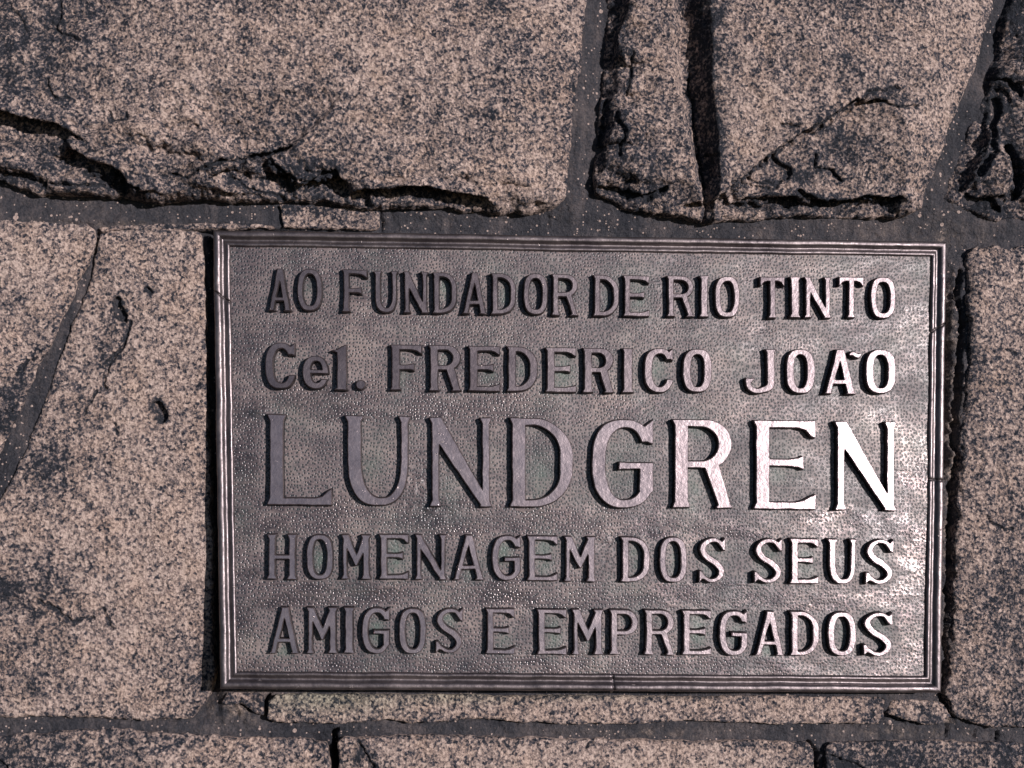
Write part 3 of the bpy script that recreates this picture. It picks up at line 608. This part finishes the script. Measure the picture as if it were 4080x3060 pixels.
# ------------------------------------------------------------------ letters
def P_(*pts):
    return lambda x, y: -sd_poly(x, y, pts)
def RB(x0, y0, x1, y1, r):
    def f(x, y):
        cx, cy, hw, hh = (x0+x1)/2, (y0+y1)/2, (x1-x0)/2, (y1-y0)/2
        rr = min(r, hw, hh); qx = np.abs(x-cx)-hw+rr; qy = np.abs(y-cy)-hh+rr
        return np.sqrt(np.maximum(qx,0)**2+np.maximum(qy,0)**2) + np.minimum(np.maximum(qx,qy),0) - rr
    return f
def EL(x0, y0, x1, y1, e=2.3):
    """superellipse, upright"""
    def f(x, y):
        cx, cy, a, b = (x0+x1)/2, (y0+y1)/2, (x1-x0)/2, (y1-y0)/2
        r = (np.abs((x-cx)/a)**e + np.abs((y-cy)/b)**e)**(1/e) + 1e-9
        gx = np.abs((x-cx)/a)**(e-1)/a; gy = np.abs((y-cy)/b)**(e-1)/b
        return (r-1)*r**(e-1)/np.maximum(np.sqrt(gx*gx+gy*gy), 1e-6)
    return f
def uni(*fs): return lambda x, y: np.minimum.reduce([f(x, y) for f in fs])
def sub(a, b): return lambda x, y: np.maximum(a(x, y), -b(x, y))
def inter(a, b): return lambda x, y: np.maximum(a(x, y), b(x, y))
def cap(pts, rs):
    def f(x, y):
        d = np.full(x.shape, 1e9)
        for (ax, ay), (bx, by), r0, r1 in zip(pts[:-1], pts[1:], rs[:-1], rs[1:]):
            ex, ey = bx-ax, by-ay; t = np.clip(((x-ax)*ex+(y-ay)*ey)/(ex*ex+ey*ey+1e-9), 0, 1)
            d = np.minimum(d, np.sqrt((x-ax-ex*t)**2+(y-ay-ey*t)**2) - (r0+(r1-r0)*t))
        return d
    return f
def spline(ctrl, n=14):
    out = []
    C = [ctrl[0]] + list(ctrl) + [ctrl[-1]]
    for i in range(1, len(C)-2):
        p0, p1, p2, p3 = map(np.array, (C[i-1], C[i], C[i+1], C[i+2]))
        for t in np.linspace(0, 1, n, endpoint=False):
            out.append(tuple(0.5*((2*p1)+(-p0+p2)*t+(2*p0-5*p1+4*p2-p3)*t*t+(-p0+3*p1-3*p2+p3)*t**3)))
    out.append(tuple(ctrl[-1])); return out
BIG = 1e4
def glyph(ch, w, h, T, t, s):
    """T thick stroke, t thin stroke, s serif overhang"""
    k = s*0.75
    def stem(x0, x1, top=True, foot=True, y0=0, y1=None, tl=1, tr=1, fl=1, fr=1):
        y1 = h if y1 is None else y1; c = 2.4*s
        pts = []
        pts += [(x0-s*tl, y0), (x1+s*tr, y0), (x1+s*tr*.8, y0+k), (x1, y0+c)] if top else [(x0, y0), (x1, y0)]
        pts += [(x1, y1-c), (x1+s*fr*.8, y1-k), (x1+s*fr, y1), (x0-s*fl, y1), (x0-s*fl*.8, y1-k), (x0, y1-c)] if foot else [(x1, y1), (x0, y1)]
        if top: pts += [(x0, y0+c), (x0-s*tl*.8, y0+k)]
        return P_(*pts)
    def arm_top(x0, x1, y=0, drop=.19, back=.26):
        a = w*back
        return P_((x0, y), (x1, y), (x1, y+h*drop), (x1-a*.28, y+h*drop*.93), (x1-a*.62, y+t+h*.025), (x1-a*1.15, y+t), (x0, y+t))
    def arm_bot(x0, x1, y, rise=.17, back=.30):
        a = w*back
        return P_((x0, y), (x1, y), (x1, y-h*rise), (x1-a*.25, y-h*rise*.85), (x1-a*.62, y-t-h*.02), (x1-a*1.1, y-t), (x0, y-t))
    def arm_mid(x0, x1, y, fl=.055):
        a = w*.22
        return P_((x0, y-t/2), (x1-a, y-t/2), (x1-a*.4, y-t/2-h*.012), (x1, y-h*fl-t*.3), (x1, y+h*fl+t*.3), (x1-a*.4, y+t/2+h*.012), (x1-a, y+t/2), (x0, y+t/2))
    if ch == 'I': return stem(s, w-s)
    if ch == 'L': return uni(stem(s, s+T), arm_bot(s, w, h, .18, .24))
    if ch == 'E': return uni(stem(s, s+T, tr=0, fr=0), arm_top(s, w), arm_mid(s, s+(w-s)*.80, h*.475), arm_bot(s, w, h))
    if ch == 'F': return uni(stem(s, s+T, tr=0), arm_top(s, w), arm_mid(s, s+(w-s)*.74, h*.49))
    if ch == 'T':
        c = w/2
        return uni(stem(c-T/2, c+T/2, top=False), arm_top(c, w, 0, .22, .24), P_((c, 0), (0, 0), (0, h*.22), (w*.24*.28, h*.205), (w*.24*.62, t+h*.025), (w*.28, t), (c, t)))
    if ch == 'H': return uni(stem(s, s+T), stem(w-s-T, w-s), P_((s+T/2, h*.46), (w-s-T/2, h*.46), (w-s-T/2, h*.46+t), (s+T/2, h*.46+t)))
    if ch == 'N':
        d = T*1.2
        return uni(stem(s, s+t, tr=0.4), stem(w-s-t, w-s, foot=True), P_((s, 0), (s+d*.55, 0), (s+d*.9, h*.10), (w-s, h-T*.35), (w-s, h), (w-s-t, h), (w-s-t-d*.1, h*.985), (s, h*.19)))
    if ch == 'M':
        c = w/2; d = T*.55
        return uni(stem(s, s+t*.95), stem(w-s-T, w-s), P_((s, 0), (s+T*.9, 0), (c+d*.1, h*.46), (w-s-T*.9, 0), (w-s, 0), (w-s, h*.10), (c+d*.25, h*.70), (c-d*.25, h*.70), (s, h*.12)))
    if ch == 'A':
        c = w*.50; f = s*.9
        leg1 = P_((c-T*.45, 0), (c+T*.1, 0), (c+T*.2, h*.1), (f+t*1.0+s*.2, h-k), (f+t*1.15+s*.9, h), (0, h), (f, h-k*1.2))
        leg2 = P_((c-T*.45, 0), (c+T*.55, 0), (w-s*1.1, h-k*1.6), (w, h), (w-T*1.0-s*1.7, h), (w-T*1.05-s*.7, h-k*1.4), (c-T*.25, h*.12))
        bar = P_((c-w*.22, h*.68), (c+w*.24, h*.68), (c+w*.26, h*.68+t*.9), (c-w*.25, h*.68+t*.9))
        ap = P_((c-T*.5-s*.4, 0), (c+T*.45, 0), (c+T*.5, h*.06), (c-T*.3, h*.06))
        return uni(leg1, leg2, bar, ap)
    if ch == 'O': return sub(EL(0, 0, w, h, 2.7), EL(T, t*1.1, w-T, h-t*1.1, 2.5))
    if ch == 'U':
        bowl = inter(sub(EL(s, h-1.5*w, w-s, h, 2.6), EL(s+T, h-1.5*w+t, w-s-t, h-t*1.1, 2.4)), P_((-BIG, h-.72*w), (BIG, h-.72*w), (BIG, BIG), (-BIG, BIG)))
        return uni(stem(s, s+T, foot=False, y1=h-.68*w), stem(w-s-t, w-s, foot=False, y1=h-.68*w), bowl)
    if ch == 'D':
        r = w*.62
        bowl = inter(sub(RB(-w, 0, w, h, r), RB(-w, t, w-T, h-t, r*.72)), P_((s+T*.5, -BIG), (BIG, -BIG), (BIG, BIG), (s+T*.5, BIG)))
        return uni(stem(s, s+T, tr=0, fr=0), bowl)
    if ch in 'PR':
        yb = h*(.545 if ch == 'R' else .56); r = yb/2; ww = w*(.97 if ch == 'R' else 1)
        bowl = inter(sub(RB(-w, 0, ww, yb, r), RB(-w, t, ww-T, yb-t, r*.8)), P_((s+T*.5, -BIG), (BIG, -BIG), (BIG, BIG), (s+T*.5, BIG)))
        g = uni(stem(s, s+T, tr=0), bowl)
        if ch == 'R':
            g = uni(g, P_((w*.50, yb-t*.9), (w*.50+T*1.1, yb-t*1.2), (w-s*.9, h-k*1.6), (w, h), (w-T-s*1.8, h), (w-T*1.05-s*.5, h-k*1.8)))
        return g
    if ch in 'CG':
        ring = sub(EL(0, 0, w*1.04, h, 2.5), EL(T, t*1.15, w*1.04-T*.8, h-t*1.15, 2.3))
        cut = P_((w*.55, h*.25), (BIG, h*.25), (BIG, h*(.70 if ch == 'C' else .52)), (w*.55, h*(.70 if ch == 'C' else .52)))
        clip = P_((-BIG, -BIG), (w, -BIG), (w, BIG), (-BIG, BIG))
        g = inter(sub(ring, cut), clip)
        g = uni(g, P_((w*.70, h*.035), (w*.86, h*.075), (w, h*.0), (w, h*.275), (w*.93, h*.26), (w*.80, h*.16), (w*.68, h*.10)))
        if ch == 'G':
            g = uni(g, P_((w-T*1.0, h*.485), (w, h*.485), (w, h*.80), (w-T*.5, h*.88), (w-T*1.05, h*.80)), P_((w*.44, h*.485), (w, h*.485), (w, h*.485+t*.95), (w*.50, h*.485+t*.95), (w*.44, h*.57)))
        return g
    if ch == 'S':
        c = [(w*.90, h*.15), (w*.68, h*.055), (w*.42, h*.055), (w*.20, h*.15), (w*.15, h*.28), (w*.32, h*.43), (w*.64, h*.56), (w*.84, h*.70), (w*.82, h*.84), (w*.62, h*.94), (w*.38, h*.945), (w*.10, h*.84)]
        r = [t*.45, t*.45, t*.5, t*.62, T*.5, T*.5, T*.5, T*.5, t*.62, t*.5, t*.45, t*.45]
        p = spline(c, 6); q = np.interp(np.linspace(0, 1, len(p)), np.linspace(0, 1, len(r)), r)
        tr = P_((w*.99, 0), (w, h*.28), (w*.90, h*.27), (w*.74, h*.13), (w*.62, h*.05), (w*.86, h*.08))
        bl_ = P_((0, h), (w*-.0, h*.74), (w*.09, h*.74), (w*.24, h*.87), (w*.38, h*.955), (w*.12, h*.92))
        return uni(cap(p, q), tr, bl_)
    if ch == 'J':
        c = [(w*.07, h*.72), (w*.14, h*.87), (w*.34, h*.955), (w*.56, h*.93), (w-s-T*.55, h*.83), (w-s-T*.5, h*.6), (w-s-T*.5, h*.4)]
        r = [t*.55, t*.55, t*.5, t*.6, T*.48, T*.5, T*.5]
        p = spline(c, 6); q = np.interp(np.linspace(0, 1, len(p)), np.linspace(0, 1, len(r)), r)
        return uni(cap(p, q), stem(w-s-T, w-s, foot=False, y1=h*.72), P_((0, h*.68), (w*.32, h*.66), (w*.18, h*.78), (w*.04, h*.80)))
    if ch == 'e':
        ring = sub(EL(0, 0, w, h, 2.3), EL(T, t*1.1, w-T*.75, h-t*1.3, 2.2))
        return uni(sub(ring, P_((w*.5, h*.53), (BIG, h*.53), (BIG, h*.66), (w*.5, h*.70))), P_((T*.6, h*.42), (w*.97, h*.42), (w, h*.50), (w, h*.53), (T*.6, h*.53)))
    if ch == 'l':
        return uni(P_((w*.28, h*.10), (w-s*1.2, 0), (w-s*1.2, h-k*2), (w, h), (w*.10, h), (w*.28, h-k*2)), P_((-w*.1, h*.13), (w*.3, h*.10), (w*.8, 0), (w*.6, h*.2), (w*.3, h*.17)))
    if ch == '.': return EL(0, 0, w, h, 2.0)
    if ch == '~': return cap([(w*.08, h*.45), (w*.28, h*.30), (w*.55, h*.55), (w*.78, h*.70), (w*.95, h*.45)], [h*.22, h*.32, h*.34, h*.32, h*.2])

def contours(F_, X, Y):
    """marching squares with the field interpolated; returns closed loops"""
    ny, nx = F_.shape; ins = F_ < 0; seg = {}
    def ex(i, j): a, b = F_[j,i], F_[j,i+1]; t = a/(a-b); return (X[i]+(X[i+1]-X[i])*t, Y[j])
    def ey(i, j): a, b = F_[j,i], F_[j+1,i]; t = a/(a-b); return (X[i], Y[j]+(Y[j+1]-Y[j])*t)
    code = ins[:-1,:-1]*1 + ins[:-1,1:]*2 + ins[1:,1:]*4 + ins[1:,:-1]*8
    T_, R_, B_, L_ = 0, 1, 2, 3
    tab = {1:[(L_,T_)],2:[(T_,R_)],3:[(L_,R_)],4:[(R_,B_)],5:[(L_,T_),(R_,B_)],6:[(T_,B_)],7:[(L_,B_)],8:[(B_,L_)],9:[(B_,T_)],10:[(T_,R_),(B_,L_)],11:[(B_,R_)],12:[(R_,L_)],13:[(R_,T_)],14:[(T_,L_)]}
    def key(i, j, e):
        return {T_:('x',i,j), B_:('x',i,j+1), L_:('y',i,j), R_:('y',i+1,j)}[e]
    for j, i in zip(*np.nonzero((code > 0) & (code < 15))):
        for a, b in tab[int(code[j,i])]: seg[key(i,j,a)] = key(i,j,b)
    loops = []
    while seg:
        k0, k = seg.popitem(); lp = [k0]
        while k != k0 and k in seg: lp.append(k); k = seg.pop(k)
        if len(lp) > 8: loops.append([ex(a[1],a[2]) if a[0] == 'x' else ey(a[1],a[2]) for a in lp])
    return loops
def simplify(pts, tol):
    pts = np.array(pts); n = len(pts); far = int(np.argmax(((pts-pts[0])**2).sum(1)))
    keep = {0, far}; st = [(0, far), (far, n)]
    while st:
        a, b = st.pop()
        if b-a < 2: continue
        A_, B_ = pts[a], pts[b % n]; e = B_-A_; L = np.hypot(*e)+1e-9
        d = np.abs(e[0]*(pts[a+1:b,1]-A_[1]) - e[1]*(pts[a+1:b,0]-A_[0]))/L; m = int(np.argmax(d))
        if d[m] > tol: keep.add(a+1+m); st += [(a, a+1+m), (a+1+m, b)]
    return pts[sorted(keep)]
def offset(P, d):
    e = np.roll(P, -1, 0)-P; n = np.stack([-e[:,1], e[:,0]], 1)/(np.hypot(e[:,0], e[:,1])[:,None]+1e-9)
    n0 = np.roll(n, 1, 0); mt = n+n0; k = 1+(n*n0).sum(1)
    return P + d*mt/np.maximum(k, 0.55)[:,None]

def letter(ch, x0, x1, y0, y1, T, t, s, seed, mat=None, h=LH, draft=5.0, name='letter'):
    w, hh = float(x1-x0), float(y1-y0)
    f = glyph(ch, w, hh, T, t, s)
    st = 3.0 if hh > 300 else 2.2
    X = np.arange(-12, w+12, st); Y = np.arange(-12, hh+12, st); XX, YY = np.meshgrid(X, Y)
    wx = fbm(XX+seed*97, YY, 60, 3, 3)*1.6; wy = fbm(XX+seed*97, YY, 60, 3, 8)*1.6
    D = f(XX+wx, YY+wy); D = D + fbm(XX+seed*31, YY, 11, 1, 4)*0.5
    loops = [simplify(l, 0.33) for l in contours(D, X, Y)]
    V = []; Fc = []; tops = []; side = []
    tu, tv = (random.Random(seed).uniform(-.012, .012) for _ in range(2))
    rings = [(draft, -8), (1.0, h-4), (-0.2, h-1.5), (-2.2, h-0.1)] if T > 40 else [(draft*.85, -8), (1.2, h-5), (-0.6, h-1.8), (-2.5, h-0.1)]
    for P in loops:
        n = len(P); base = len(V)
        area = (P[:,0]*np.roll(P[:,1],-1)-P[:,1]*np.roll(P[:,0],-1)).sum()/2
        for k, (off, z) in enumerate(rings):
            R_ = offset(P, off)
            slope = 0.0150-0.0040*(y0-1070)/1350
            uu, vv_ = WP(R_[:,0]+x0, R_[:,1]+y0+slope*(R_[:,0]-w/2), h)
            zz = PL(uu, vv_) + z + (z > 5)*((R_[:,0]-w/2)*tu + (R_[:,1]-hh/2)*tv)
            V += list(zip(uu.tolist(), vv_.tolist(), zz.tolist()))
        for k in range(len(rings)-1):
            for i in range(n):
                j = (i+1) % n; a = base+k*n
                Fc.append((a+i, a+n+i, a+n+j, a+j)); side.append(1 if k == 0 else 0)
        tops.append(list(range(base+(len(rings)-1)*n, base+len(rings)*n)))
    loc = [Vector((V[i][0], V[i][1], 0)) for tp in tops for i in tp]; flat = [i for tp in tops for i in tp]
    tris = tessellate_polygon([[Vector((V[i][0], V[i][1], 0)) for i in tp] for tp in tops])
    ntop = len(Fc)
    for a, b, c in tris:
        A_, B_, C_ = V[flat[a]], V[flat[b]], V[flat[c]]
        cr = (B_[0]-A_[0])*(C_[1]-A_[1])-(B_[1]-A_[1])*(C_[0]-A_[0])
        Fc.append((flat[a], flat[b], flat[c]) if cr < 0 else (flat[a], flat[c], flat[b]))
    cor = to_world(*np.array(V).T).tolist()
    me = bpy.data.meshes.new(name); me.from_pydata(cor, [], Fc); me.update()
    me.polygons.foreach_set('use_smooth', [i < ntop for i in range(len(Fc))]); me.update()
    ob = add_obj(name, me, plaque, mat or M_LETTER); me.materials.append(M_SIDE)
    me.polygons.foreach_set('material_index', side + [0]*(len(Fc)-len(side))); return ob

L1 = [('A',1068,1161,1070,1237),('O',1186,1283,1072,1237),('F',1364,1463,1074,1242),('U',1489,1586,1080,1244),('N',1607,1707,1083,1246),('D',1724,1820,1085,1247),('A',1842,1941,1086,1249),('D',1957,2055,1089,1250),('O',2087,2183,1090,1252),('R',2198,2305,1092,1257),
 ('D',2364,2466,1096,1259),('E',2484,2588,1098,1260),('R',2658,2767,1099,1261),('I',2788,2826,1099,1262),('O',2850,2947,1101,1262),('T',3030,3128,1103,1266),('I',3148,3190,1103,1265),('N',3206,3313,1104,1266),('T',3344,3442,1104,1266),('O',3471,3569,1104,1267)]
L2 = [('C',1057,1174,1366,1548),('e',1206,1308,1418,1549),('l',1326,1388,1373,1553),('.',1418,1457,1514,1551),('F',1556,1681,1374,1554),('R',1709,1839,1376,1557),('E',1866,1992,1379,1558),('D',2020,2141,1381,1559),('E',2174,2296,1385,1562),('R',2323,2448,1387,1564),('I',2480,2526,1388,1564),
 ('C',2568,2682,1388,1563),('O',2722,2837,1390,1562),('J',2972,3093,1391,1565),('O',3134,3248,1392,1567),('A',3286,3412,1393,1569),('~',3385,3431,1401,1426),('O',3451,3570,1393,1566)]
L3 = [('L',1066,1322,1653,2011),('U',1376,1636,1658,2013),('N',1712,1960,1664,2018),('D',2032,2284,1667,2020),('G',2360,2603,1672,2023),('R',2680,2923,1673,2023),('E',3004,3251,1676,2028),('N',3328,3573,1681,2033)]
L4 = [('H',1065,1183,2129,2308),('O',1222,1327,2131,2308),('M',1360,1478,2131,2307),('E',1511,1628,2130,2307),('N',1654,1780,2131,2309),('A',1806,1931,2132,2310),('G',1962,2074,2134,2312),('E',2101,2222,2136,2313),('M',2249,2376,2138,2317),
 ('D',2474,2589,2140,2318),('O',2629,2738,2141,2320),('S',2786,2891,2143,2322),('S',3007,3118,2146,2324),('E',3149,3262,2147,2325),('U',3299,3415,2148,2326),('S',3450,3562,2150,2328)]
L5 = [('A',1074,1195,2420,2604),('M',1222,1345,2421,2604),('I',1369,1413,2421,2603),('G',1443,1552,2422,2604),('O',1591,1698,2424,2604),('S',1737,1845,2424,2603),('E',1936,2051,2426,2605),('E',2140,2258,2428,2607),('M',2281,2405,2429,2608),
 ('P',2429,2543,2430,2608),('R',2568,2690,2431,2610),('E',2718,2835,2433,2609),('G',2868,2978,2434,2611),('A',3010,3128,2436,2611),('D',3149,3264,2437,2612),('O',3301,3411,2439,2612),('S',3441,3558,2441,2615)]
k = 0
for rows, T, t, s in ((L1, 21, 17, 6), (L2, 30, 19, 6), (L3, 52, 27, 10), (L4, 24, 16, 7), (L5, 24, 16, 7)):
    for ch, x0, x1, y0, y1 in rows:
        nm = {'.': 'full_stop', '~': 'tilde'}.get(ch, 'letter')
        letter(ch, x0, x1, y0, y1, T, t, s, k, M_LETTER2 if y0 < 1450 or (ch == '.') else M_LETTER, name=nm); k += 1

for e in (wall, plaque):
    e.matrix_world = LEAN @ Matrix.Translation(e.location)
